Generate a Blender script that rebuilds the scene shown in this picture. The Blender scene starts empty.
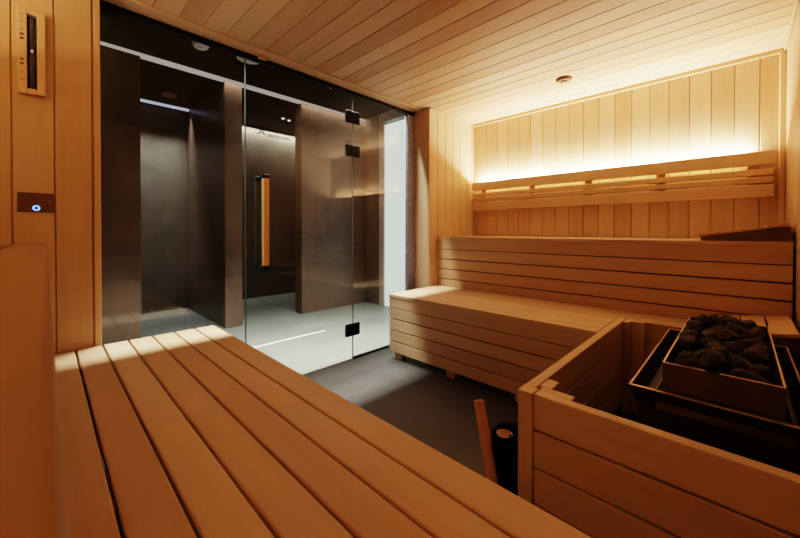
import bpy, bmesh, math, random
from mathutils import Vector, Matrix, noise
random.seed(7)
sc = bpy.context.scene
COL = sc.collection
R = math.radians

# ------------------------------------------------------------------ materials
def new_mat(name):
    m = bpy.data.materials.new(name); m.use_nodes = True
    nt = m.node_tree; nt.nodes.clear()
    out = nt.nodes.new('ShaderNodeOutputMaterial')
    return m, nt, out

def N(nt, t, **kw):
    n = nt.nodes.new(t)
    for k, v in kw.items():
        if k in n.inputs: n.inputs[k].default_value = v
        else: setattr(n, k, v)
    return n

def math_node(nt, op, a, b=None, clamp=False):
    n = nt.nodes.new('ShaderNodeMath'); n.operation = op; n.use_clamp = clamp
    for i, v in enumerate((a, b)):
        if v is None: continue
        if hasattr(v, 'is_linked') or hasattr(v, 'links'): nt.links.new(v, n.inputs[i])
        else: n.inputs[i].default_value = v
    return n.outputs[0]

def wood(name, axis, light=(0.64, 0.485, 0.335), dark=(0.51, 0.35, 0.22), rough=0.48, var=0.22, grain=1.0):
    """procedural light sauna timber, fibres along the given axis; each board differs through the 'rnd' attribute"""
    m, nt, out = new_mat(name)
    L = nt.links.new
    tc = N(nt, 'ShaderNodeTexCoord')
    at = N(nt, 'ShaderNodeAttribute'); at.attribute_name = 'rnd'
    off = nt.nodes.new('ShaderNodeVectorMath'); off.operation = 'SCALE'
    off.inputs[0].default_value = (13.7, 31.1, 7.9); L(at.outputs['Fac'], off.inputs['Scale'])
    add = nt.nodes.new('ShaderNodeVectorMath'); add.operation = 'ADD'
    L(tc.outputs['Object'], add.inputs[0]); L(off.outputs[0], add.inputs[1])
    mp = N(nt, 'ShaderNodeMapping')
    s = [1, 1, 1]; s['xyz'.index(axis)] = 0.055
    mp.inputs['Scale'].default_value = s
    L(add.outputs[0], mp.inputs['Vector'])
    n1 = N(nt, 'ShaderNodeTexNoise', Scale=34.0, Detail=5.0, Roughness=0.6, Distortion=0.35)
    L(mp.outputs[0], n1.inputs['Vector'])
    n2 = N(nt, 'ShaderNodeTexNoise', Scale=150.0, Detail=3.0, Roughness=0.6)
    L(mp.outputs[0], n2.inputs['Vector'])
    n3 = N(nt, 'ShaderNodeTexNoise', Scale=9.0, Detail=2.0)
    L(mp.outputs[0], n3.inputs['Vector'])
    f = math_node(nt, 'MULTIPLY', n1.outputs[0], 0.55 * grain)
    f = math_node(nt, 'ADD', f, math_node(nt, 'MULTIPLY', n2.outputs[0], 0.2 * grain))
    f = math_node(nt, 'ADD', f, math_node(nt, 'MULTIPLY', n3.outputs[0], 0.5))
    rv = math_node(nt, 'MULTIPLY', math_node(nt, 'SUBTRACT', at.outputs['Fac'], 0.5), var * 2.2)
    f = math_node(nt, 'ADD', f, rv)
    ramp = nt.nodes.new('ShaderNodeValToRGB')
    ramp.color_ramp.elements[0].position = 0.30; ramp.color_ramp.elements[0].color = (*light, 1)
    ramp.color_ramp.elements[1].position = 0.98; ramp.color_ramp.elements[1].color = (*dark, 1)
    L(f, ramp.inputs[0])
    b = N(nt, 'ShaderNodeBsdfPrincipled', Roughness=rough)
    b.inputs['Specular IOR Level'].default_value = 0.35
    L(ramp.outputs[0], b.inputs['Base Color'])
    bp = N(nt, 'ShaderNodeBump', Strength=0.06, Distance=0.002)
    L(n1.outputs[0], bp.inputs['Height']); L(bp.outputs[0], b.inputs['Normal'])
    L(b.outputs[0], out.inputs[0])
    return m

def plain(name, col, rough=0.5, metal=0.0, noise_amt=0.15, scale=20.0, spec=0.5):
    m, nt, out = new_mat(name); L = nt.links.new
    tc = N(nt, 'ShaderNodeTexCoord')
    n = N(nt, 'ShaderNodeTexNoise', Scale=scale, Detail=4.0)
    L(tc.outputs['Object'], n.inputs['Vector'])
    ramp = nt.nodes.new('ShaderNodeValToRGB')
    ramp.color_ramp.elements[0].position = 0.3; ramp.color_ramp.elements[1].position = 0.75
    ramp.color_ramp.elements[0].color = (*[c * (1 - noise_amt) for c in col], 1)
    ramp.color_ramp.elements[1].color = (*[min(1, c * (1 + noise_amt)) for c in col], 1)
    L(n.outputs[0], ramp.inputs[0])
    b = N(nt, 'ShaderNodeBsdfPrincipled', Roughness=rough, Metallic=metal)
    b.inputs['Specular IOR Level'].default_value = spec
    L(ramp.outputs[0], b.inputs['Base Color']); L(b.outputs[0], out.inputs[0])
    return m

def stone(name, c0, c1, rough=0.4, scale=1.6, tile=None, joint=(0.1, 0.1, 0.1), spec=0.4):
    """cloudy concrete-look porcelain, optional tile joints given as (size_u, size_v)"""
    m, nt, out = new_mat(name); L = nt.links.new
    tc = N(nt, 'ShaderNodeTexCoord')
    n = N(nt, 'ShaderNodeTexNoise', Scale=scale, Detail=8.0, Roughness=0.62, Distortion=0.4)
    L(tc.outputs['Object'], n.inputs['Vector'])
    n2 = N(nt, 'ShaderNodeTexNoise', Scale=scale * 14, Detail=5.0, Roughness=0.7)
    L(tc.outputs['Object'], n2.inputs['Vector'])
    f = math_node(nt, 'ADD', math_node(nt, 'MULTIPLY', n.outputs[0], 0.75), math_node(nt, 'MULTIPLY', n2.outputs[0], 0.25))
    ramp = nt.nodes.new('ShaderNodeValToRGB')
    ramp.color_ramp.elements[0].position = 0.34; ramp.color_ramp.elements[0].color = (*c0, 1)
    ramp.color_ramp.elements[1].position = 0.66; ramp.color_ramp.elements[1].color = (*c1, 1)
    L(f, ramp.inputs[0])
    colr = ramp.outputs[0]
    if tile:
        br = nt.nodes.new('ShaderNodeTexBrick')
        br.offset = 0.0
        br.inputs['Scale'].default_value = 1.0
        br.inputs['Brick Width'].default_value = tile[0]; br.inputs['Row Height'].default_value = tile[1]
        br.inputs['Mortar Size'].default_value = 0.0025; br.inputs['Mortar Smooth'].default_value = 0.1
        L(tc.outputs['Object'], br.inputs['Vector'])
        mx = nt.nodes.new('ShaderNodeMix'); mx.data_type = 'RGBA'
        L(br.outputs['Fac'], mx.inputs[0]); L(colr, mx.inputs[6]); mx.inputs[7].default_value = (*joint, 1)
        colr = mx.outputs[2]
    b = N(nt, 'ShaderNodeBsdfPrincipled', Roughness=rough)
    b.inputs['Specular IOR Level'].default_value = spec
    L(colr, b.inputs['Base Color']); L(b.outputs[0], out.inputs[0])
    return m

def emit(name, col, strength, grad=None):
    m, nt, out = new_mat(name); L = nt.links.new
    e = N(nt, 'ShaderNodeEmission', Strength=strength); e.inputs['Color'].default_value = (*col, 1)
    tc = N(nt, 'ShaderNodeTexCoord'); n = N(nt, 'ShaderNodeTexNoise', Scale=1.5)
    L(tc.outputs['Object'], n.inputs['Vector'])
    mr = N(nt, 'ShaderNodeMapRange'); mr.inputs['To Min'].default_value = strength * 0.94; mr.inputs['To Max'].default_value = strength * 1.06
    L(n.outputs[0], mr.inputs[0]); L(mr.outputs[0], e.inputs['Strength'])
    L(e.outputs[0], out.inputs[0])
    return m

def glass_mat(name, tint=(0.93, 0.96, 0.95), f0=0.035):
    m, nt, out = new_mat(name); L = nt.links.new
    lw = N(nt, 'ShaderNodeLayerWeight'); lw.inputs['Blend'].default_value = 0.5
    p = math_node(nt, 'POWER', lw.outputs['Facing'], 5.0)
    f = math_node(nt, 'ADD', math_node(nt, 'MULTIPLY', p, 1 - f0), f0, True)
    t = nt.nodes.new('ShaderNodeBsdfTransparent'); t.inputs[0].default_value = (*tint, 1)
    g = nt.nodes.new('ShaderNodeBsdfGlossy'); g.inputs['Roughness'].default_value = 0.0
    g.inputs['Color'].default_value = (1, 1, 1, 1)
    mx = nt.nodes.new('ShaderNodeMixShader')
    L(f, mx.inputs[0]); L(t.outputs[0], mx.inputs[1]); L(g.outputs[0], mx.inputs[2])
    L(mx.outputs[0], out.inputs[0])
    return m

WX, WY, WZ = wood('sauna_timber_along_x', 'x'), wood('sauna_timber_along_y', 'y'), wood('sauna_timber_along_z', 'z')
WXD = wood('shaded_timber_along_x', 'x', light=(0.40, 0.265, 0.15), dark=(0.30, 0.185, 0.095))  # timber copy with the shade on the near bench top put into its colour
CX = wood('ceiling_timber', 'x', light=(0.62, 0.465, 0.32), dark=(0.45, 0.30, 0.185), var=0.30, rough=0.5)
PZ = wood('wall_panel_timber', 'z', light=(0.62, 0.465, 0.32), dark=(0.48, 0.33, 0.205), var=0.20, rough=0.5)
HRY = wood('headrest_timber', 'y', light=(0.66, 0.45, 0.28), dark=(0.50, 0.31, 0.17), rough=0.5)
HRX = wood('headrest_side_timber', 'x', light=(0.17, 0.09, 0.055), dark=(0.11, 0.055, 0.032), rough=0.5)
GRIP = wood('grip_timber', 'z', light=(0.74, 0.50, 0.27), dark=(0.60, 0.37, 0.17), rough=0.4)
DARKW = wood('ladle_timber', 'z', light=(0.62, 0.42, 0.26), dark=(0.46, 0.28, 0.16), rough=0.5)
FLOOR = stone('dark_floor_tile', (0.050, 0.048, 0.047), (0.090, 0.087, 0.084), rough=0.55, tile=(0.6, 0.6), joint=(0.05, 0.05, 0.05))
HFLOOR = stone('grey_floor_tile', (0.070, 0.077, 0.071), (0.128, 0.136, 0.125), rough=0.42, scale=0.9, tile=(1.2, 1.2), joint=(0.075,0.08,0.075))
STONE = stone('brown_stone_wall', (0.060, 0.040, 0.031), (0.150, 0.102, 0.076), rough=0.33, scale=1.3)
STONE2 = stone('grey_stone_wall', (0.085, 0.074, 0.060), (0.185, 0.160, 0.128), rough=0.35, scale=1.3)
BLACKC = plain('black_ceiling_paint', (0.0025, 0.0022, 0.002), rough=0.7, spec=0.05)
BLACKM = plain('black_metal', (0.006, 0.006, 0.007), rough=0.5, metal=0.0, spec=0.15)
GREYM = plain('cool_lit_grey_metal', (0.33, 0.36, 0.54), rough=0.6, metal=0.1)  # blue cast puts the cool hall light on the jamb into the colour
STEEL = plain('brushed_heater_steel', (0.13, 0.10, 0.09), rough=0.42, metal=0.8, scale=8)
RIM = plain('bare_steel_edge', (0.55, 0.42, 0.33), rough=0.4, metal=0.7)
SOOT = plain('blackened_heater_steel', (0.020, 0.017, 0.016), rough=0.5, metal=0.4)
ROCK = plain('dark_volcanic_rock', (0.055, 0.041, 0.034), rough=0.65, noise_amt=0.9, scale=3.0, spec=0.4)
_nt = ROCK.node_tree; _n = N(_nt, 'ShaderNodeTexNoise', Scale=5.0, Detail=8.0, Roughness=0.7)
_tc = N(_nt, 'ShaderNodeTexCoord'); _nt.links.new(_tc.outputs['Object'], _n.inputs['Vector'])
_b = N(_nt, 'ShaderNodeBump', Strength=0.9, Distance=0.012); _nt.links.new(_n.outputs[0], _b.inputs['Height'])
_nt.links.new(_b.outputs[0], [k for k in _nt.nodes if k.type == 'BSDF_PRINCIPLED'][0].inputs['Normal'])
WHITE = plain('white_plastic', (0.75, 0.75, 0.73), rough=0.4, noise_amt=0.04)
BRONZE = plain('bronze_plate_metal', (0.19, 0.115, 0.075), rough=0.4, metal=0.5)
BUCKET = plain('black_bucket_plastic', (0.006, 0.005, 0.005), rough=0.7, spec=0.15)
CLOTH = plain('pinkish_ladle_bowl', (0.36, 0.22, 0.18), rough=0.5)
SENSOR = plain('ceiling_sensor_brown', (0.22, 0.13, 0.07), rough=0.6)
SHOWERH = plain('alcove_disc_bronze', (0.30, 0.20, 0.14), rough=0.4)
INK = plain('etched_black_ink', (0.01, 0.01, 0.01), rough=0.7)
MARK = plain('burnt_scale_marks', (0.10, 0.055, 0.03), rough=0.8)
SAND = plain('dark_sand', (0.020, 0.016, 0.014), rough=0.9)
SLOT = plain('slot_black', (0.012, 0.009, 0.008), rough=0.7)  # near-black for the timer slot back and the plate screws
DRAIN = plain('pale_drain_steel', (0.45, 0.46, 0.44), rough=0.4, metal=0.0)
GLASS = glass_mat('clear_glass')
TUBE = glass_mat('tube_glass', (0.9, 0.9, 0.9), 0.06)
GEDGE = plain('glass_edge_green', (0.10, 0.11, 0.10), rough=0.3)
LED = emit('warm_led', (1.0, 0.74, 0.40), 26.0)
COOLLED = emit('cool_led', (0.74, 0.76, 1.0), 0.45)
COVE = emit('cove_light_strip', (1.0, 0.86, 0.76), 0.30)
BLUE = emit('blue_ring_led', (0.10, 0.22, 1.0), 3.5)
SPOTW = emit('white_spot_lens', (1.0, 0.95, 0.88), 2.5)
FROST = emit('backlit_frosted_glass', (0.90, 0.97, 0.86), 0.80)

# ------------------------------------------------------------------ mesh building
class MB:
    def __init__(s): s.v = []; s.f = []; s.r = []; s.mi = []
    def raw(s, verts, faces, rnd=None, mi=0):
        o = len(s.v); s.v += [tuple(p) for p in verts]
        r = random.random() if rnd is None else rnd
        for f in faces:
            s.f.append(tuple(i + o for i in f)); s.r.append(r); s.mi.append(mi)
        return s
    def frombm(s, bm, M=None, rnd=None, mi=0):
        bm.verts.ensure_lookup_table(); bm.verts.index_update()
        vs = [(M @ v.co if M else v.co.copy()) for v in bm.verts]
        s.raw(vs, [[v.index for v in f.verts] for f in bm.faces], rnd, mi); bm.free(); return s
    def box(s, x0, x1, y0, y1, z0, z1, bev=0.0, seg=1, M=None, rnd=None, mi=0):
        bm = bmesh.new(); bmesh.ops.create_cube(bm, size=1.0)
        for v in bm.verts:
            v.co = Vector(((x0 + x1) / 2 + v.co.x * (x1 - x0), (y0 + y1) / 2 + v.co.y * (y1 - y0), (z0 + z1) / 2 + v.co.z * (z1 - z0)))
        if bev > 0:
            bev = min(bev, 0.45 * min(abs(x1 - x0), abs(y1 - y0), abs(z1 - z0)))
            bmesh.ops.bevel(bm, geom=bm.edges[:], offset=bev, segments=seg, affect='EDGES', profile=0.5)
        return s.frombm(bm, M, rnd, mi)
    def lathe(s, prof, c=(0, 0, 0), n=40, rnd=None, M=None, mi=0):
        vs = []; fs = []
        for (r, z) in prof:
            for i in range(n):
                a = 2 * math.pi * i / n; vs.append(Vector((r * math.cos(a), r * math.sin(a), z)))
        for j in range(len(prof) - 1):
            for i in range(n):
                k = (i + 1) % n
                fs.append((j * n + i, j * n + k, (j + 1) * n + k, (j + 1) * n + i))
        if prof[0][0] > 1e-5: fs.append(tuple(reversed(range(n))))
        if prof[-1][0] > 1e-5: fs.append(tuple((len(prof) - 1) * n + i for i in range(n)))
        M = Matrix.Translation(c) @ (M or Matrix.Identity(4))
        return s.raw([M @ v for v in vs], fs, rnd, mi)
    def prism(s, poly, axis, a, b, rnd=None, mi=0):
        """poly in the plane normal to axis ('x': (y,z); 'y': (x,z); 'z': (x,y)) swept from a to b"""
        def P(p, t):
            return {'x': (t, p[0], p[1]), 'y': (p[0], t, p[1]), 'z': (p[0], p[1], t)}[axis]
        n = len(poly)
        vs = [P(p, a) for p in poly] + [P(p, b) for p in poly]
        fs = [tuple(range(n)), tuple(reversed(range(n, 2 * n)))] + [(i, i + n, (i + 1) % n + n, (i + 1) % n) for i in range(n)]
        return s.raw(vs, fs, rnd, mi)
    def build(s, name, mat, parent=None, origin=None, smooth=False, label=None):
        org = Vector(origin) if origin is not None else (world_loc(parent) if parent else Vector((0, 0, 0)))
        me = bpy.data.meshes.new(name)
        me.from_pydata([tuple(Vector(p) - org) for p in s.v], [], s.f)
        bm = bmesh.new(); bm.from_mesh(me); bmesh.ops.recalc_face_normals(bm, faces=bm.faces[:]); bm.to_mesh(me); bm.free()
        at = me.attributes.new('rnd', 'FLOAT', 'FACE')
        for i, r in enumerate(s.r): at.data[i].value = r
        for mm in (mat if isinstance(mat, (list, tuple)) else [mat]): me.materials.append(mm)
        for i, k in enumerate(s.mi): me.polygons[i].material_index = k
        if smooth:
            for p in me.polygons: p.use_smooth = True
            try: me.set_sharp_from_angle(angle=R(40))
            except Exception: pass
        o = bpy.data.objects.new(name, me); COL.objects.link(o)
        if parent: o.parent = parent
        else: o.location = org
        if label: o['label'] = label
        return o

def world_loc(o):
    p = Vector((0, 0, 0))
    while o: p += o.location; o = o.parent
    return p

def thing(name, label, cat, loc=(0, 0, 0), group=None):
    o = bpy.data.objects.new(name, None); COL.objects.link(o)
    o.empty_display_size = 0.05; o.location = loc
    o['label'] = label; o['category'] = cat
    if group: o['group'] = group
    return o

def tag(o, label, cat, group=None):
    o['label'] = label; o['category'] = cat
    if group: o['group'] = group
    return o

def struct(name, mb, mat, origin=None, parent=None):
    o = mb.build(name, mat, parent, origin)
    if not parent: o['kind'] = 'structure'
    return o

# ------------------------------------------------------------------ key dimensions (metres)
XW, XR = 0.183, 2.285          # inner face of the glass-side timber wall, right wall
YB, YN = 3.005, -0.62          # back wall, wall behind the near upper bench
ZC = 2.03                      # sauna ceiling
GY0, GY1 = 0.165, 2.316        # glass front opening
HX, HZ = -1.54, 2.48           # front face of the stone walls, ceiling of the hall
SEAT, TOP = 0.49, 0.919

# ------------------------------------------------------------------ setting: sauna room
floor = struct('floor', MB().box(0.0, XR + 0.1, YN - 0.1, YB + 0.1, -0.06, 0.0), FLOOR)
struct('floor_hall', MB().box(-3.0, 0.0, -0.8, 3.4, -0.06, 0.0), HFLOOR)

m = MB(); y = YN - 0.05; p = 0.110                     # ceiling boards run along x
y0 = 0.582 - p * 12
k = 0
while y0 < YB:
    m.box(0.10, XR + 0.05, y0 + 0.0012, y0 + p - 0.0012, ZC, ZC + 0.02, 0.003); y0 += p
m.box(0.0, XR + 0.1, YN - 0.1, YB + 0.1, ZC + 0.021, ZC + 0.04, rnd=0.9)
struct('ceiling', m, CX)

def plank_wall(name, axis, pos, thick, a0, a1, z0, z1, pitch, phase, mat=PZ):
    """vertical boards with v-joints. axis 'x': wall plane normal to x"""
    m = MB(); a = phase - pitch * math.ceil((phase - a0) / pitch)
    lo, hi = min(pos, pos + thick), max(pos, pos + thick)
    while a < a1 - 1e-4:
        s, e = max(a, a0) + 0.0012, min(a + pitch, a1) - 0.0012
        if e - s > 0.004:
            if axis == 'x': m.box(lo, hi, s, e, z0, z1, 0.003)
            else: m.box(s, e, lo, hi, z0, z1, 0.003)
        a += pitch
    c = pos + thick * 0.5; c2 = pos + thick
    if axis == 'x': m.box(min(c, c2), max(c, c2), a0, a1, z0, z1, rnd=1.0)
    else: m.box(a0, a1, min(c, c2), max(c, c2), z0, z1, rnd=1.0)
    return struct(name, m, mat)

plank_wall('wall_back', 'y', YB, 0.03, XW - 0.1, XR + 0.1, 0, ZC, 0.1085, 1.419)
plank_wall('wall_right', 'x', XR, 0.03, YN - 0.05, YB, 0, ZC, 0.1085, 0.03)
plank_wall('wall_near', 'y', YN, -0.03, XW - 0.1, XR + 0.1, 0, ZC, 0.1085, 0.06)
lw = plank_wall('wall_left', 'x', XW, -0.02, YN - 0.05, GY0 - 0.022, 0, ZC, 0.112, 0.028)
rw = plank_wall('wall_left_far', 'x', XW, -0.02, GY1 + 0.0, YB, 0, ZC, 0.1155, 2.316)
# wall cores behind the boards, black stone towards the hall
struct('wall_core', MB().box(-0.03, XW - 0.021, YN - 0.1, GY0 - 0.03, 0, HZ), STONE)
struct('wall_core_far', MB().box(-0.03, XW - 0.021, GY1 + 0.02, YB + 0.05, 0, HZ), STONE)
struct('wall_header', MB().box(-0.03, XW, YN - 0.1, YB + 0.05, ZC + 0.041, HZ), BLACKC)
# reveal boards and edge strips of the glass opening
struct('trim_1', MB().box(0.0, XW + 0.004, GY0 - 0.022, GY0, 0, ZC - 0.002, 0.002), WZ)
struct('trim_2', MB().box(0.0, XW - 0.021, GY1, GY1 + 0.019, 0, ZC - 0.002, 0.002), WZ)
struct('trim_3', MB().box(0.0, 0.108, GY0, GY1, ZC - 0.012, ZC - 0.0005, 0.003), WY)
# corner and cornice strips
struct('trim_4', MB().box(XW, XR, YB - 0.014, YB - 0.0005, ZC - 0.028, ZC - 0.001, 0.004), WX)
struct('trim_5', MB().box(XW + 0.0005, XW + 0.014, YB - 0.030, YB - 0.015, 0.93, ZC - 0.001, 0.004), WZ)
struct('trim_6', MB().box(XR - 0.028, XR - 0.0005, YB - 0.016, YB - 0.0005, 0.93, ZC - 0.03, 0.004), WZ)
struct('trim_7', MB().box(XW + 0.0005, XW + 0.014, GY1 + 0.002, YB - 0.032, ZC - 0.018, ZC - 0.001, 0.003), WY)
struct('trim_8', MB().box(XR - 0.012, XR - 0.0005, YN, YB - 0.018, ZC - 0.02, ZC - 0.001, 0.003), WY)

# ------------------------------------------------------------------ setting: glass front
DY0, DY1 = 0.835, 1.630
def pane(name, y0, y1, z0=0.012, z1=ZC - 0.014):
    m = MB(); x0, x1 = -0.005, 0.005
    v = [(x, y, z) for x in (x0, x1) for y in (y0, y1) for z in (z0, z1)]
    m.raw(v, [(0, 1, 3, 2), (4, 6, 7, 5)], 0.5, 0)
    m.raw(v, [(0, 2, 6, 4), (1, 5, 7, 3), (0, 4, 5, 1), (2, 3, 7, 6)], 0.5, 1)
    o = m.build(name, [GLASS, GEDGE]); o['kind'] = 'structure'; return o
pane('window_1', GY0 + 0.002, DY0 - 0.004)
door = pane('door_1', DY0, DY1, 0.012, ZC - 0.03)
pane('window_2', DY1 + 0.004, GY1 - 0.096)
struct('trim_9', MB().box(-0.018, 0.018, GY0, GY1, ZC - 0.036, ZC - 0.0125, 0.002), BLACKM)         # head channel
struct('trim_10', MB().box(-0.018, 0.016, GY1 - 0.095, GY1 - 0.001, 0.0, ZC - 0.037, 0.002), GREYM)    # jamb profile
struct('trim_11', MB().box(-0.012, 0.012, DY1 + 0.004, GY1 - 0.096, 0.0, 0.0115, 0.001), BLACKM)        # floor seal
struct('trim_12', MB().box(-0.012, 0.012, GY0 + 0.002, DY0 - 0.004, 0.0, 0.0115, 0.001), BLACKM)

def door_part(name, mb, mat, parent=door): return mb.build(name, mat, parent)
for (z0, z1) in ((1.782, 1.870), (1.530, 1.615), (0.175, 0.265)):
    m = MB()
    m.box(-0.011, 0.011, 1.566, 1.628, z0, z1, 0.003)
    m.box(-0.011, 0.011, 1.632, 1.694, z0, z1, 0.003)
    m.box(0.003, 0.013, 1.622, 1.638, z0 + 0.004, z1 - 0.004, 0.004)
    door_part('hinge', m, BLACKM)
HY = 0.931
grip = door_part('handle', MB().box(0.036, 0.070, HY - 0.017, HY + 0.017, 0.757, 1.285, 0.004, 2), GRIP)
grip['label'] = 'timber grip bar on the inside'
m = MB()
for z0, z1 in ((0.735, 0.757), (1.285, 1.307)): m.box(0.035, 0.071, HY - 0.018, HY + 0.018, z0, z1, 0.002)
for z in (0.746, 1.296): m.box(-0.04, 0.04, HY - 0.007, HY + 0.007, z - 0.006, z + 0.006, 0.002)
m.build('end_cap', BLACKM, grip)
door_part('handle', MB().box(-0.070, -0.036, HY - 0.017, HY + 0.017, 0.735, 1.307, 0.004, 2), BLACKM)['label'] = 'black grip bar on the hall side'

t = thing('door_stop', 'small timber block under the ceiling trim above the glass door handle side', 'door stop', (0.045, 0.92, 2.0))
MB().box(0.030, 0.062, 0.895, 0.945, 1.998, ZC - 0.0125, 0.003, 2).build('block', WY, t)
MB().lathe([(0.004, 0), (0.004, -0.0015), (0.0001, -0.002)], (0.046, 0.92, 1.998), 12).build('screw', BRONZE, t)
# lettering on the door glass
def text_mb(txt, size, yo, zo, x):
    cu = bpy.data.curves.new('lettering', 'FONT'); cu.body = txt; cu.size = size; cu.offset = 0.0011
    ob = bpy.data.objects.new('lettering', cu); COL.objects.link(ob)
    me = bpy.data.meshes.new_from_object(ob.evaluated_get(bpy.context.evaluated_depsgraph_get()))
    v = [(x, yo + p.co.x, zo + p.co.y) for p in me.vertices]; f = [tuple(p.vertices) for p in me.polygons]
    bpy.data.objects.remove(ob); bpy.data.curves.remove(cu); bpy.data.meshes.remove(me)
    return v, f
m = MB(); X = 0.0065
def stroke(pts, w):
    for (a, b) in zip(pts[:-1], pts[1:]):
        a, b = Vector(a), Vector(b); d = (b - a).normalized(); n_ = Vector((-d.y, d.x)) * w / 2
        q = [a - n_ - d * w * .3, b - n_ + d * w * .3, b + n_ + d * w * .3, a + n_ - d * w * .3]
        m.raw([(X, t.x, t.y) for t in q], [(0, 1, 2, 3)])
stroke([(0.898, 1.556), (0.916, 1.566), (0.930, 1.600), (0.944, 1.562), (0.952, 1.560)], 0.007)
stroke([(0.916, 1.566), (0.926, 1.572), (0.944, 1.562)], 0.006)
v, f = text_mb('sauna vogt', 0.034, 0.968, 1.554, X); m.raw(v, f)
m.build('lettering', INK, door)

# ------------------------------------------------------------------ setting: hall behind the glass
struct('ceiling_hall', MB().box(-3.0, -0.03, -0.8, 3.4, HZ, HZ + 0.05), BLACKC)
T = 2.445                                             # underside of the alcove ceilings
struct('wall_hall_left', MB().box(-2.95, HX, -0.8, 0.57, 0, T + 0.0), STONE)
struct('wall_hall_pillar', MB().box(-2.95, HX, 1.246, 1.412, 0, T), STONE)
struct('wall_hall_right', MB().box(-1.684, HX, 2.085, 3.12, 0, T), STONE)
struct('wall_alcove_left', MB().box(-2.95, -2.85, 0.57, 1.246, 0, T), STONE2)
struct('wall_alcove_right', MB().box(-3.02, -2.915, 1.412, 3.12, 0, 2.4715), STONE2)
struct('wall_alcove_end', MB().box(-2.914, -1.685, 3.06, 3.12, 0, 2.4715), STONE2)
struct('ceiling_alcove_left', MB().box(-2.95, HX - 0.052, 0.57, 1.246, T, HZ - 0.001), BLACKC)
struct('ceiling_alcove_right', MB().box(-3.02, HX - 0.052, 1.412, 3.12, 2.472, HZ - 0.001), BLACKC)
struct('wall_hall_end', MB().box(-1.539, -1.268, 3.06, 3.12, 0, HZ), STONE)
struct('trim_13', MB().box(-1.267, -1.185, 3.045, 3.12, 0, 2.36, 0.004), plain('beige_door_frame', (0.30, 0.24, 0.21), rough=0.5))
struct('window_3', MB().box(-1.184, -0.10, 3.07, 3.12, 0.0, 2.33), FROST)
struct('wall_hall_top', MB().box(-1.267, -0.03, 3.05, 3.12, 2.362, HZ), plain('grey_plaster', (0.35, 0.36, 0.35), rough=0.7))
struct('wall_hall_near', MB().box(-3.0, -0.03, -0.86, -0.80, 0, HZ), STONE)
# cove strip between stone wall and ceiling
struct('trim_14', MB().box(HX - 0.05, HX - 0.005, -0.8, 3.06, T + 0.001, HZ - 0.002), COVE)
# pale line drain let into the hall floor
tag(MB().box(-0.785, -0.760, 0.55, 1.89, 0.0004, 0.004, 0.001).build('floor_drain', DRAIN), 'thin pale line drain across the grey hall floor behind the glass', 'drain')
# pale linear luminaire on the alcove ceiling
tag(MB().box(-2.74, -2.69, 0.58, 1.235, T - 0.022, T - 0.001, 0.002).build('linear_light', COOLLED), 'thin bluish linear light across the alcove ceiling at the left', 'light')

def disc(name, label, cat, c, r, h, mat, lens=None, group=None):
    t = thing(name, label, cat, (c[0], c[1], c[2]), group)
    MB().lathe([(r, 0), (r, -h * 0.35), (r * 0.82, -h), (0.0001, -h)], c).build('housing', mat, t, smooth=True)
    MB().lathe([(r * 0.45, -h), (r * 0.43, -h * 1.35), (0.0001, -h * 1.4)], c).build(lens[0], lens[1], t, smooth=True)
    return t
disc('smoke_detector', 'small domed white smoke detector on black hall ceiling above the left alcove', 'detector', (-1.015, 0.885, HZ), 0.062, 0.035, WHITE, ('sensor_cap', WHITE))
disc('ceiling_speaker', 'wide flat white disc on black hall ceiling at the glass door seam', 'speaker', (-0.985, 1.262, HZ), 0.105, 0.012, WHITE, ('grille', WHITE))
disc('ceiling_light', 'tiny white spotlight on black hall ceiling above the glass door', 'light', (-0.983, 2.111, HZ), 0.022, 0.012, WHITE, ('lens', SPOTW))
disc('shower_head', 'round bronze disc on the ceiling of the left alcove', 'shower head', (-2.33, 0.95, T), 0.07, 0.02, SHOWERH, ('nozzle_plate', SHOWERH))
disc('alcove_spotlight', 'left of two small white spotlights in the right alcove', 'light', (-2.266, 2.228, 2.472), 0.030, 0.010, WHITE, ('lens', SPOTW), 'twin alcove spotlights')
disc('alcove_spotlight', 'right of two small white spotlights in the right alcove', 'light', (-2.288, 2.325, 2.472), 0.030, 0.010, WHITE, ('lens', SPOTW), 'twin alcove spotlights')

# ------------------------------------------------------------------ benches
def slats_x(m, x0, x1, ys, z0, z1, gap=0.004, bev=0.004):
    for a, b in ys: m.box(x0, x1, a + gap / 2, b - gap / 2, z0, z1, bev, 2)

XE = XR - 0.008
# near lower bench
t = thing('lower_bench', 'slatted lower timber bench in the foreground, running out to the camera', 'bench', (1.2, 0.3, 0))
edges = [0.004, 0.084, 0.168, 0.2535, 0.3405, 0.4265, 0.512, 0.602]
m = MB(); slats_x(m, XW + 0.003, XE, list(zip(edges[:-1], edges[1:])), SEAT - 0.028, SEAT, 0.0055)
m.build('seat', WX, t)
m = MB()
for i in range(5): m.box(XW + 0.004, XE, 0.574, 0.596, 0.378 - i * 0.084, 0.378 - i * 0.084 + 0.078, 0.003)
m.build('front_panel', WX, t)
for x in (0.25, 0.75, 1.25, 1.75, 2.22): MB().box(x, x + 0.045, 0.03, 0.572, SEAT - 0.075, SEAT - 0.029, 0.002).build('crossbeam', WY, t)
for x in (0.25, 1.25, 2.22):
    for y in (0.03, 0.50): MB().box(x + 0.001, x + 0.044, y, y + 0.07, 0.0, SEAT - 0.076, 0.003).build('leg', WZ, t)

def riser(m, y0, y1, z_top, x0=XW + 0.003, x1=XE, n=6):
    z = z_top
    for i in range(n):
        hgt = 0.080
        m.box(x0, x1, y0, y1, z - hgt, z, 0.003, 2); z -= 0.0855
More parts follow.
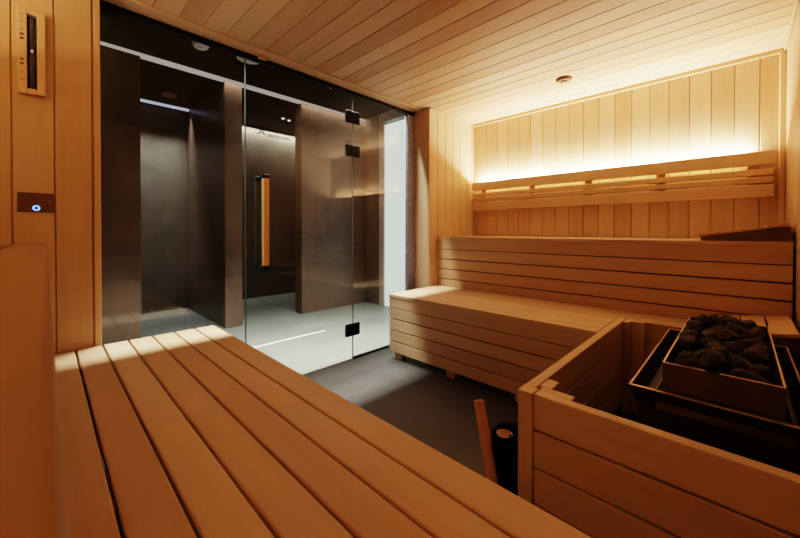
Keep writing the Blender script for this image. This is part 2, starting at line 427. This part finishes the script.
# near upper bench
t = thing('upper_bench', 'high timber bench at the left edge, its top just under the camera', 'bench', (1.2, -0.3, 0))
m = MB(); ed = [0.0052 - 0.0925 * i for i in range(7)] ; ed = [max(e, YN + 0.004) for e in ed]
slats_x(m, XW + 0.003, XE, [(b, a) for a, b in zip(ed[:-1], ed[1:]) if a - b > 0.02], TOP - 0.026, TOP, 0.005)
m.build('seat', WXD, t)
m = MB(); riser(m, -0.022, -0.002, TOP - 0.028); m.build('front_panel', WX, t)
for x in (0.25, 1.25, 2.2):
    for y in (-0.55, -0.10): MB().box(x, x + 0.06, y, y + 0.07, 0.0, TOP - 0.028, 0.003).build('leg', WZ, t)

# back lower bench (cut back around the heater guard)
GX0, GYF, GYB = 1.620, 1.005, 2.250
BACK = plain('shadow_backing', (0.035, 0.02, 0.012), rough=0.8)  # for dark sheets added behind the boards, standing in for shade in the gaps
t = thing('lower_bench', 'low timber bench with boarded front below the back wall', 'bench', (0.9, 2.13, 0))
ys = [1.832 + 0.0847 * i for i in range(8)]
m = MB()
for i in range(7):
    x1 = GX0 - 0.003 if ys[i] < GYB else XE
    a, b = ys[i], ys[i + 1]
    if i == 6: b = 2.4235
    m.box(XW + 0.003, x1, a + (0.0 if i == 0 else 0.0008), b - 0.0008, SEAT - 0.024, SEAT, 0.002, 1)
m.build('seat', WX, t)
m = MB(); z = 0.384
m.box(XW + 0.004, GX0 - 0.004, 1.838, 1.858, 0.3875, SEAT - 0.0245, 0.003, 2)
for i in range(4): m.box(XW + 0.004, GX0 - 0.004, 1.838, 1.858, z - 0.0775, z, 0.003, 2); z -= 0.0842
m.build('front_panel', WX, t)
MB().box(XW + 0.006, GX0 - 0.006, 1.8585, 1.8615, 0.052, SEAT - 0.026).build('gap_shade_sheet', BACK, t)
for x in (0.222, 0.705, 1.19, 1.53): MB().box(x, x + 0.07, 1.862, 2.40, 0.40, SEAT - 0.025, 0.002).build('crossbeam', WY, t)
for x in (0.222, 0.705, 1.19, 1.53):
    for y in (1.862, 2.33): MB().box(x + 0.001, x + 0.069, y, y + 0.05, 0.0, 0.399, 0.003).build('leg', WZ, t)
# back upper bench
t = thing('upper_bench', 'high timber bench along the back wall, boarded riser below its top', 'bench', (1.2, 2.7, 0))
m = MB(); ed = [2.4235 + 0.0945 * i for i in range(7)]
slats_x(m, XW + 0.003, XE, [(a, min(b, YB - 0.035)) for a, b in zip(ed[:-1], ed[1:])], TOP - 0.024, TOP, 0.005)
m.build('seat', WX, t)
m = MB(); z = TOP - 0.0245
m.box(XW + 0.001, XE - 0.001, 2.427, 2.447, 0.8115, z, 0.002, 1); z = 0.8065
for i in range(9): m.box(XW + 0.001, XE - 0.001, 2.427, 2.447, max(0.04, z - 0.0785), z, 0.003, 2); z -= 0.0852
m.build('front_panel', WX, t)
MB().box(XW + 0.006, XE - 0.003, 2.4475, 2.4505, 0.05, TOP - 0.026).build('gap_shade_sheet', BACK, t)
for x in (0.25, 1.2, 2.18):
    for y in (2.46, 2.90): MB().box(x, x + 0.06, y, y + 0.06, 0.0, TOP - 0.025, 0.003).build('leg', WZ, t)

# ------------------------------------------------------------------ backrests with warm light strips
def backrest(yw, sgn, label):
    """slatted backrest standing off the wall at y=yw; sgn points into the room"""
    t = thing('wall_backrest', label, 'backrest', (1.23, yw, 1.17))
    xa, xb = 0.212, 2.238
    f0, f1 = yw + sgn * 0.040, yw + sgn * 0.060
    lo, hi = min(f0, f1), max(f0, f1)
    MB().box(xa, xb, lo, hi, 1.358, 1.440, 0.004, 2).build('top_board', WX, t)
    m = MB(); m.box(xa, xb, lo, hi, 1.297, 1.334, 0.004, 2); m.box(xa, xb, lo, hi, 1.252, 1.288, 0.004, 2)
    m.build('slat', WX, t)
    MB().box(xa, xb, lo, hi, 1.167, 1.242, 0.004, 2).build('bottom_board', WX, t)
    m0, m1 = min(yw + sgn * 0.001, f0), max(yw + sgn * 0.001, f0)
    for x in (0.30, 0.775, 1.225, 1.68, 2.125):
        MB().box(x, x + 0.055, m0, m1 - 0.0005 if sgn < 0 else m1, 1.18, 1.37, 0.002).build('bracket', DARKW, t)
    a, b = sorted((yw + sgn * 0.012, yw + sgn * 0.030))
    MB().box(xa + 0.02, 2.10, a, b, 1.420, 1.427).build('light_strip', LED, t)
    return t
backrest(YB, -1, 'long slatted timber backrest on the back wall, glowing along its top')
backrest(YN, +1, 'added unseen slatted backrest behind the camera, carrying fill light for the foreground')  # unseen backrest and strip, added to light the foreground

# ------------------------------------------------------------------ headrests
def headrest(loc, label):
    t = thing('headrest', label, 'headrest', loc, 'sloping slatted headrests')
    W, D = 0.334, 0.425
    ang = math.atan2(0.058, W)
    m = MB()
    for i in range(4):
        a = i * W / 4
        M = Matrix.Translation((loc[0], loc[1], loc[2] + 0.018)) @ Matrix.Rotation(-ang, 4, 'Y')
        m.box(a + 0.003, a + W / 4 - 0.003, 0, D, 0.0, 0.015, 0.003, 2, M=M)
    m.build('slat', HRY, t)
    for y in (0.004, D - 0.022):
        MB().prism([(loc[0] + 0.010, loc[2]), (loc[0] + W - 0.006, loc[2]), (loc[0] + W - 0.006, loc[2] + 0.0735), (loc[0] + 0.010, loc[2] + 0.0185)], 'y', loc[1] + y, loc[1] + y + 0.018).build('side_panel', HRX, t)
    return t
headrest((1.940, 2.430, TOP + 0.0005), 'sloping slatted headrest on top of the high bench at the right wall')
headrest((1.940, 1.995, SEAT + 0.0005), 'sloping slatted headrest on the low seat behind the stone basket')

# ------------------------------------------------------------------ heater guard
t = thing('heater_guard', 'low boarded timber guard box around the heater at the right', 'guard', (1.95, 1.6, 0))
def boards(x0, x1, y0, y1, ztop=SEAT):
    m = MB(); z = ztop
    for i in range(4):
        b = max(0.03, z - 0.1045); m.box(x0, x1, y0, y1, b, z, 0.003, 2); z -= 0.1115
    return m
GI = 0.036
boards(GX0 + 0.048, XE - 0.001, GYF, GYF + GI - 0.002).build('front_panel', WX, t)
boards(GX0, GX0 + GI - 0.002, GYF + 0.042, GYB - 0.001).build('side_panel', WY, t)
boards(GX0 + GI, XE - 0.001, GYB - 0.036, GYB - 0.001, SEAT - 0.001).build('back_panel', WX, t)
MB().box(GX0, GX0 + 0.046, GYF - 0.004, GYF + 0.041, 0.0, SEAT + 0.001, 0.003, 2).build('corner_post', WZ, t)
gi = GX0 + GI
for (a, b, c, d) in ((gi - 0.001, gi + 0.036, GYF + 0.072, GYF + 0.140), (gi + 0.012, gi + 0.104, GYF + GI - 0.001, GYF + 0.0715),
                     (gi - 0.001, gi + 0.030, GYB - 0.105, GYB - 0.066), (gi + 0.0, gi + 0.088, GYB - 0.065, GYB - 0.037)):
    MB().box(a, b, c, d, 0.0, SEAT - 0.002, 0.002).build('corner_cleat', WZ, t)

# ------------------------------------------------------------------ heater
t = thing('sauna_heater', 'dark metal sauna heater with stone basket inside the timber guard', 'heater', (2.05, 1.58, 0))
tx0, tx1, ty0, ty1, tz = 1.871, 2.232, 1.180, 1.978, 0.525
m = MB()
m.box(tx0 + 0.022, tx1 - 0.022, ty0 + 0.018, ty1 - 0.018, 0.06, tz - 0.055, 0.006)
for x in (tx0 + 0.05, tx1 - 0.09):
    for y in (ty0 + 0.05, ty1 - 0.09): m.box(x, x + 0.04, y, y + 0.04, 0.0, 0.06)
m.build('housing', SOOT, t)
# tray: flared sheet rim, dark trough inside
def frustum(m, a, b, za, zb, th=0.003):
    """sheet-metal ring of four flared walls from rectangle a (x0,x1,y0,y1) at za to b at zb"""
    def rect(r, z, d=0): return [(r[0] + d, r[2] + d, z), (r[1] - d, r[2] + d, z), (r[1] - d, r[3] - d, z), (r[0] + d, r[3] - d, z)]
    vs = rect(a, za) + rect(b, zb) + rect(b, zb, th) + rect(a, za, th)
    fs = []
    for i in range(4):
        j = (i + 1) % 4
        fs += [(i, j, j + 4, i + 4), (i + 4, j + 4, j + 8, i + 8), (i + 8, j + 8, j + 12, i + 12), (i + 12, j + 12, j, i)]
    m.raw(vs, fs)
bx0, bx1, by0, by1 = 1.948, 2.178, 1.198, 1.915
m = MB()
frustum(m, (tx0 + 0.020, tx1 - 0.020, ty0 + 0.016, ty1 - 0.016), (tx0, tx1, ty0, ty1), tz - 0.052, tz, 0.004)
tr = m.build('tray', SOOT, t)
m = MB()
for (a, b, c, d) in ((tx0, tx1, ty0, ty0 + 0.010), (tx0, tx1, ty1 - 0.008, ty1), (tx0, tx0 + 0.006, ty0 + 0.0101, ty1 - 0.0081), (tx1 - 0.006, tx1, ty0 + 0.0101, ty1 - 0.0081)):
    m.box(a, b, c, d, tz + 0.0002, tz + 0.003, 0.0008)
m.build('rim', RIM, tr)
m = MB(); m.box(tx0 + 0.022, tx1 - 0.022, ty0 + 0.018, ty1 - 0.018, tz - 0.0545, tz - 0.050); m.build('trough_floor', SOOT, t)
m = MB()   # inner deflector ring and front ledge the basket stands on
frustum(m, (bx0 - 0.014, bx1 + 0.014, by0 - 0.010, by1 + 0.012), (bx0 - 0.012, bx1 + 0.012, by0 - 0.008, by1 + 0.010), tz - 0.049, tz + 0.006, 0.002)
m.build('deflector', STEEL, t)
# basket with notched front plate
zb0, zb1 = tz - 0.048, 0.606
m = MB(); th = 0.003; cxn = (bx0 + bx1) / 2 - 0.012
front = [(bx0, zb0), (bx1, zb0), (bx1, zb1), (cxn + 0.013, zb1), (cxn, zb1 - 0.012), (cxn - 0.013, zb1), (bx0, zb1)]
m.prism(front, 'y', by0, by0 + th); m.box(bx0, bx1, by1 - th, by1, zb0, zb1)
m.box(bx0, bx0 + th, by0 + th, by1 - th, zb0, zb1); m.box(bx1 - th, bx1, by0 + th, by1 - th, zb0, zb1)
m.box(bx0 + th, bx1 - th, by0 + th, by1 - th, zb0, zb0 + 0.003)
bk = m.build('stone_basket', STEEL, t)
m = MB()
for (a, b) in ((bx0, cxn - 0.014), (cxn + 0.014, bx1)): m.box(a, b, by0 - 0.0006, by0 + 0.0036, zb1 - 0.0012, zb1 + 0.001)
for a in (bx0 - 0.0006, bx1 - th - 0.0006): m.box(a, a + 0.0042, by0 + 0.0037, by1, zb1 - 0.0012, zb1 + 0.001)
m.build('rim', RIM, bk)

# stones: every rock is its own object
def rock_mesh(seed):
    rr = random.Random(seed)
    bm = bmesh.new(); bmesh.ops.create_icosphere(bm, subdivisions=3, radius=1.0)
    o = Vector((rr.uniform(-50, 50), rr.uniform(-50, 50), rr.uniform(-50, 50)))
    planes = [(Vector((rr.gauss(0, 1), rr.gauss(0, 1), rr.gauss(0, 1))).normalized(), rr.uniform(0.55, 0.85)) for _ in range(9)]
    for v in bm.verts:
        d = v.co.normalized(); p = d.copy()
        for n_, k_ in planes:
            s_ = p.dot(n_)
            if s_ > k_: p -= n_ * (s_ - k_) * 0.9
        p *= 1 + 0.14 * noise.noise(d * 2.2 + o) + 0.07 * noise.noise(d * 6 + o)
        v.co = p
    me = bpy.data.meshes.new('rock'); bm.to_mesh(me); bm.free()
    me.materials.append(ROCK)
    for p in me.polygons: p.use_smooth = rr.random() < 0.0
    return me
rocks = [rock_mesh(s) for s in range(8)]
placed = []
def put_rock(x, y, z, r):
    o = bpy.data.objects.new('sauna_stone', random.choice(rocks)); COL.objects.link(o)
    o.location = (x, y, z); o.rotation_euler = [random.uniform(0, 6.28) for _ in range(3)]
    o.scale = [r * random.uniform(0.98, 1.06) for _ in range(3)]
    tag(o, 'dark rough sauna stone heaped in the metal basket of the heater', 'stone', 'stones in the heater basket')
# drop the stones one by one into the lowest free place of the basket
rng = random.Random(3)
def rest(x, y, r):
    z = zb0 + 0.004 + r
    for (px_, py_, pz_, pr) in placed:
        d2 = (x - px_) ** 2 + (y - py_) ** 2; s_ = (r + pr) * 0.95
        if d2 < s_ * s_: z = max(z, pz_ + math.sqrt(s_ * s_ - d2))
    return z
for n_ in range(260):
    r = rng.uniform(0.025, 0.040); best = None
    for _ in range(60):
        x = rng.uniform(bx0 + 0.005 + r, bx1 - 0.005 - r); y = rng.uniform(by0 + 0.006 + r, by1 - 0.006 - r)
        z = rest(x, y, r); u_ = (y - by0) / (by1 - by0); v_ = abs(x - 2.05) / 0.115
        lim = 0.614 + 0.028 * math.exp(-((u_ - 0.72) / 0.22) ** 2) * (1 - 0.6 * v_) + 0.010 * math.sin(7 * u_) * (1 - v_)
        if z + r * 0.9 < lim + 0.020 and (best is None or z < best[2]): best = (x, y, z, r)
    if best: placed.append(best); put_rock(*best)

# ------------------------------------------------------------------ bucket and ladle on the floor
bc = (1.540, 1.135, 0)
t = thing('water_bucket', 'black sauna bucket on the floor beside the timber guard post', 'bucket', bc)
MB().lathe([(0.0001, 0.0), (0.056, 0.0), (0.063, 0.010), (0.074, 0.248), (0.074, 0.258), (0.069, 0.258), (0.060, 0.02), (0.0001, 0.015)], bc, 48).build('body', BUCKET, t, smooth=True)
m = MB(); q = []
bm = bmesh.new()
for i in range(17):
    a = math.pi * i / 16
    q.append(Vector((bc[0] + 0.0745 * math.cos(a), bc[1] + 0.01 + 0.03 * math.sin(a), 0.245 + 0.035 * math.sin(a))))
def tube(m, pts, r, n=10, r1=None):
    vs, fs = [], []
    for k, p in enumerate(pts):
        d = (pts[min(k + 1, len(pts) - 1)] - pts[max(k - 1, 0)]).normalized()
        u = d.orthogonal().normalized() if k == 0 else (u - d * u.dot(d)).normalized()
        w = d.cross(u); rr = r if r1 is None else r + (r1 - r) * k / (len(pts) - 1)
        for i in range(n):
            a = 2 * math.pi * i / n; vs.append(p + (u * math.cos(a) + w * math.sin(a)) * rr)
    for k in range(len(pts) - 1):
        for i in range(n):
            j = (i + 1) % n; fs.append((k * n + i, k * n + j, (k + 1) * n + j, (k + 1) * n + i))
    fs += [tuple(reversed(range(n))), tuple((len(pts) - 1) * n + i for i in range(n))]
    m.raw(vs, fs)
bm.free()
tube(m, q, 0.003); m.build('bail_handle', BLACKM, t, smooth=True)
# brush / ladle lying in the bucket
t = thing('ladle', 'dark ladle with pinkish bowl lying in the black bucket', 'ladle', (1.540, 1.135, 0.2))
m = MB(); m.lathe([(0.0001, -0.018), (0.02, -0.013), (0.028, 0.0), (0.026, 0.0), (0.018, -0.010), (0.0001, -0.014)], (1.515, 1.120, 0.262), 24); m.build('bowl', CLOTH, t, smooth=True)
m = MB(); tube(m, [Vector((1.532, 1.125, 0.258)), Vector((1.555, 1.14, 0.225)), Vector((1.565, 1.145, 0.15))], 0.006); m.build('handle', BLACKM, t, smooth=True)
# loose stick leaning on the bucket
tp = Vector((1.436, 1.080, 0.366)); lw_ = Vector((1.507, 1.045, 0.150)); d = (lw_ - tp).normalized()
ft = tp + d * ((tp.z - 0.012) / -d.z)
t = thing('stirring_stick', 'round pale wooden stick leaning in front of the black bucket', 'stick', (ft.x, ft.y, 0))
m = MB(); tube(m, [tp + d * 0.004, tp + d * 0.02, ft], 0.0185, 24); m.build('shaft', DARKW, t, smooth=True)
m = MB(); tube(m, [tp, tp + d * 0.0045], 0.0165, 24, 0.0184); m.build('end_face', DARKW, t, smooth=True)

# ------------------------------------------------------------------ on the left timber wall
# sand timer plaque
t = thing('sand_timer', 'vertical wooden sand timer plaque on the left timber wall', 'sand timer', (XW, -0.03, 1.48))
y0_, y1_, z0_, z1_ = -0.068, 0.005, 1.478, 1.792
xa, xb = XW + 0.0005, XW + 0.030
sy0, sy1, sz0, sz1 = -0.043, -0.018, 1.497, 1.772
m = MB()
m.box(xa, xb, y0_, sy0, z0_, z1_, 0.003, 2, rnd=.4); m.box(xa, xb, sy1, y1_, z0_, z1_, 0.003, 2, rnd=.4)
m.box(xa, xb, sy0, sy1, z0_, sz0, 0.001, rnd=.4); m.box(xa, xb, sy0, sy1, sz1, z1_, 0.001, rnd=.4)
m.build('plaque', WZ, t)
MB().box(xa, xa + 0.004, sy0, sy1, sz0, sz1).build('slot', SLOT, t)
cyt, cxt = (sy0 + sy1) / 2, XW + 0.019
zm = 1.640
prof = [(0.0001, sz0 + 0.002), (0.007, sz0 + 0.004), (0.0095, sz0 + 0.02), (0.0095, zm - 0.03), (0.006, zm - 0.010), (0.0018, zm), (0.006, zm + 0.010), (0.0095, zm + 0.03), (0.0095, sz1 - 0.02), (0.007, sz1 - 0.004), (0.0001, sz1 - 0.002)]
gt = MB().lathe(prof, (cxt, cyt, 0), 20).build('glass_tube', TUBE, t, smooth=True)
MB().lathe([(0.0001, sz0 + 0.005), (0.0085, sz0 + 0.008), (0.0088, 1.585), (0.0001, 1.592)], (cxt, cyt, 0), 16).build('sand', SAND, gt, smooth=True)
MB().lathe([(0.004, zm - 0.006), (0.005, zm), (0.004, zm + 0.006)], (cxt, cyt, 0), 12).build('neck_ring', WHITE, gt, smooth=True)
for z in (1.765, 1.738, 1.709, 1.692, 1.676, 1.600, 1.584, 1.553, 1.525):
    big = 0.0035 if z in (1.692, 1.600, 1.676, 1.584) else 0.0018
    MB().box(xb, xb + 0.0006, -0.056 - big * 1.4, -0.056 + big * 1.4, z - big, z + big).build('scale_mark', MARK, t)
# push-button plate
t = thing('control_plate', 'small bronze button plate with glowing blue ring on the left timber wall', 'switch', (XW, -0.02, 1.04))
xp = XW + 0.004
MB().box(XW + 0.0005, xp, -0.0715, 0.0265, 1.040, 1.113, 0.001).build('plate', BRONZE, t)
def ring(r0, r1, h, yc, zc, n=36):
    M = Matrix.Translation((xp, yc, zc)) @ Matrix.Rotation(R(90), 4, 'Y')
    return MB().lathe([(r1, 0), (r1, h), (r0, h), (r0, 0)], (0, 0, 0), n, M=M)
def put(name, mb, mat, par): return mb.build(name, mat, par, smooth=True)
put('light_ring', ring(0.0052, 0.0100, 0.0012, -0.0225, 1.055), BLUE, t)
M = Matrix.Translation((xp, -0.0225, 1.055)) @ Matrix.Rotation(R(90), 4, 'Y')
put('push_button', MB().lathe([(0.005, 0), (0.005, 0.0015), (0.0001, 0.0018)], (0, 0, 0), 24, M=M), BLACKM, t)
for yc in (-0.052, 0.008):
    M = Matrix.Translation((xp, yc, 1.063)) @ Matrix.Rotation(R(90), 4, 'Y')
    put('screw', MB().lathe([(0.0028, 0), (0.0028, 0.0008), (0.0001, 0.001)], (0, 0, 0), 16, M=M), SLOT, t)
put('symbol', ring(0.0042, 0.0052, 0.0005, 0.014, 1.082), CLOTH, t)

# ------------------------------------------------------------------ ceiling sensor
disc('ceiling_sensor', 'small round brown sensor on the pale timber ceiling', 'sensor', (1.215, 2.535, ZC), 0.052, 0.020, SENSOR, ('sensor_cap', SENSOR))

# ------------------------------------------------------------------ lights
def area(name, loc, rot, sx, sy, power, col, spread=180):
    l = bpy.data.lights.new(name, 'AREA'); l.shape = 'RECTANGLE'; l.size = sx; l.size_y = sy
    l.energy = power; l.color = col; l.spread = R(spread)
    o = bpy.data.objects.new(name, l); COL.objects.link(o); o.location = loc; o.rotation_euler = rot
    return o
WARM = (1.0, 0.80, 0.59); WARMN = (1.0, 0.73, 0.45)
area('strip_light_back', (1.20, YB - 0.022, 1.431), (R(180 - 8), 0, 0), 1.86, 0.014, 39, WARM)
area('near_fill_strip', (1.05, YN + 0.018, 1.431), (R(180 + 8), 0, 0), 0.80, 0.014, 14, WARMN)  # added fill from behind the camera, shortened to shape the foreground light
COOL = (1.0, 0.93, 0.84)
# row of hall downlights right behind the glass
area('hall_downlight_row', (-0.15, 1.25, HZ - 0.01), (0, 0, 0), 0.04, 2.3, 122, COOL, 80)
area('hall_downlight_mid', (-0.95, 2.15, HZ - 0.01), (0, 0, 0), 0.10, 1.3, 9, (1.0, 0.88, 0.76), 130)
area('alcove_washer_left', (-2.67, 0.88, T - 0.03), (0, 0, 0), 0.03, 0.66, 7.0, (1.0, 0.97, 0.98), 62)
area('alcove_washer_right', (-2.88, 2.25, 2.465), (0, 0, 0), 0.03, 1.6, 13, COOL, 110)
area('cove_washer', (HX + 0.03, 2.1, T + 0.02), (0, R(-0), 0), 0.03, 1.9, 4.5, (1.0, 0.85, 0.72), 120)

w = bpy.data.worlds.new('dim'); sc.world = w; w.use_nodes = True
w.node_tree.nodes['Background'].inputs[0].default_value = (0.02, 0.016, 0.012, 1)
w.node_tree.nodes['Background'].inputs[1].default_value = 0.2

# ------------------------------------------------------------------ camera
cam = bpy.data.cameras.new('camera'); co = bpy.data.objects.new('camera', cam); COL.objects.link(co)
f, y0p, yaw, pit, roll = 347.649, 233.371, 0.774911, -0.0076486, 0.00074657
cam.sensor_width = 36; cam.lens = 36 * f / 800; cam.shift_y = -(269 - y0p) / 800
cam.clip_start = 0.005
fw = Vector((-math.sin(yaw), math.cos(yaw), 0)); rt = Vector((math.cos(yaw), math.sin(yaw), 0)); up = Vector((0, 0, 1))
fw2 = fw * math.cos(pit) + up * math.sin(pit); up2 = up * math.cos(pit) - fw * math.sin(pit)
r3 = rt * math.cos(roll) + up2 * math.sin(roll); u3 = up2 * math.cos(roll) - rt * math.sin(roll)
M = Matrix((r3, u3, -fw2)).transposed().to_4x4(); M.translation = (2.1, 0.0, 0.97)
co.matrix_world = M
cam.dof.use_dof = True; cam.dof.focus_distance = 2.4; cam.dof.aperture_fstop = 9.0
sc.camera = co

sc.view_settings.view_transform = 'Filmic'
sc.view_settings.look = 'High Contrast'
sc.view_settings.exposure = 0.3
sc.cycles.use_denoising = True
sc.cycles.max_bounces = 14; sc.cycles.diffuse_bounces = 8; sc.cycles.glossy_bounces = 6; sc.cycles.transparent_max_bounces = 16
sc.cycles.sample_clamp_indirect = 6.0
sc.cycles.caustics_reflective = False; sc.cycles.caustics_refractive = False
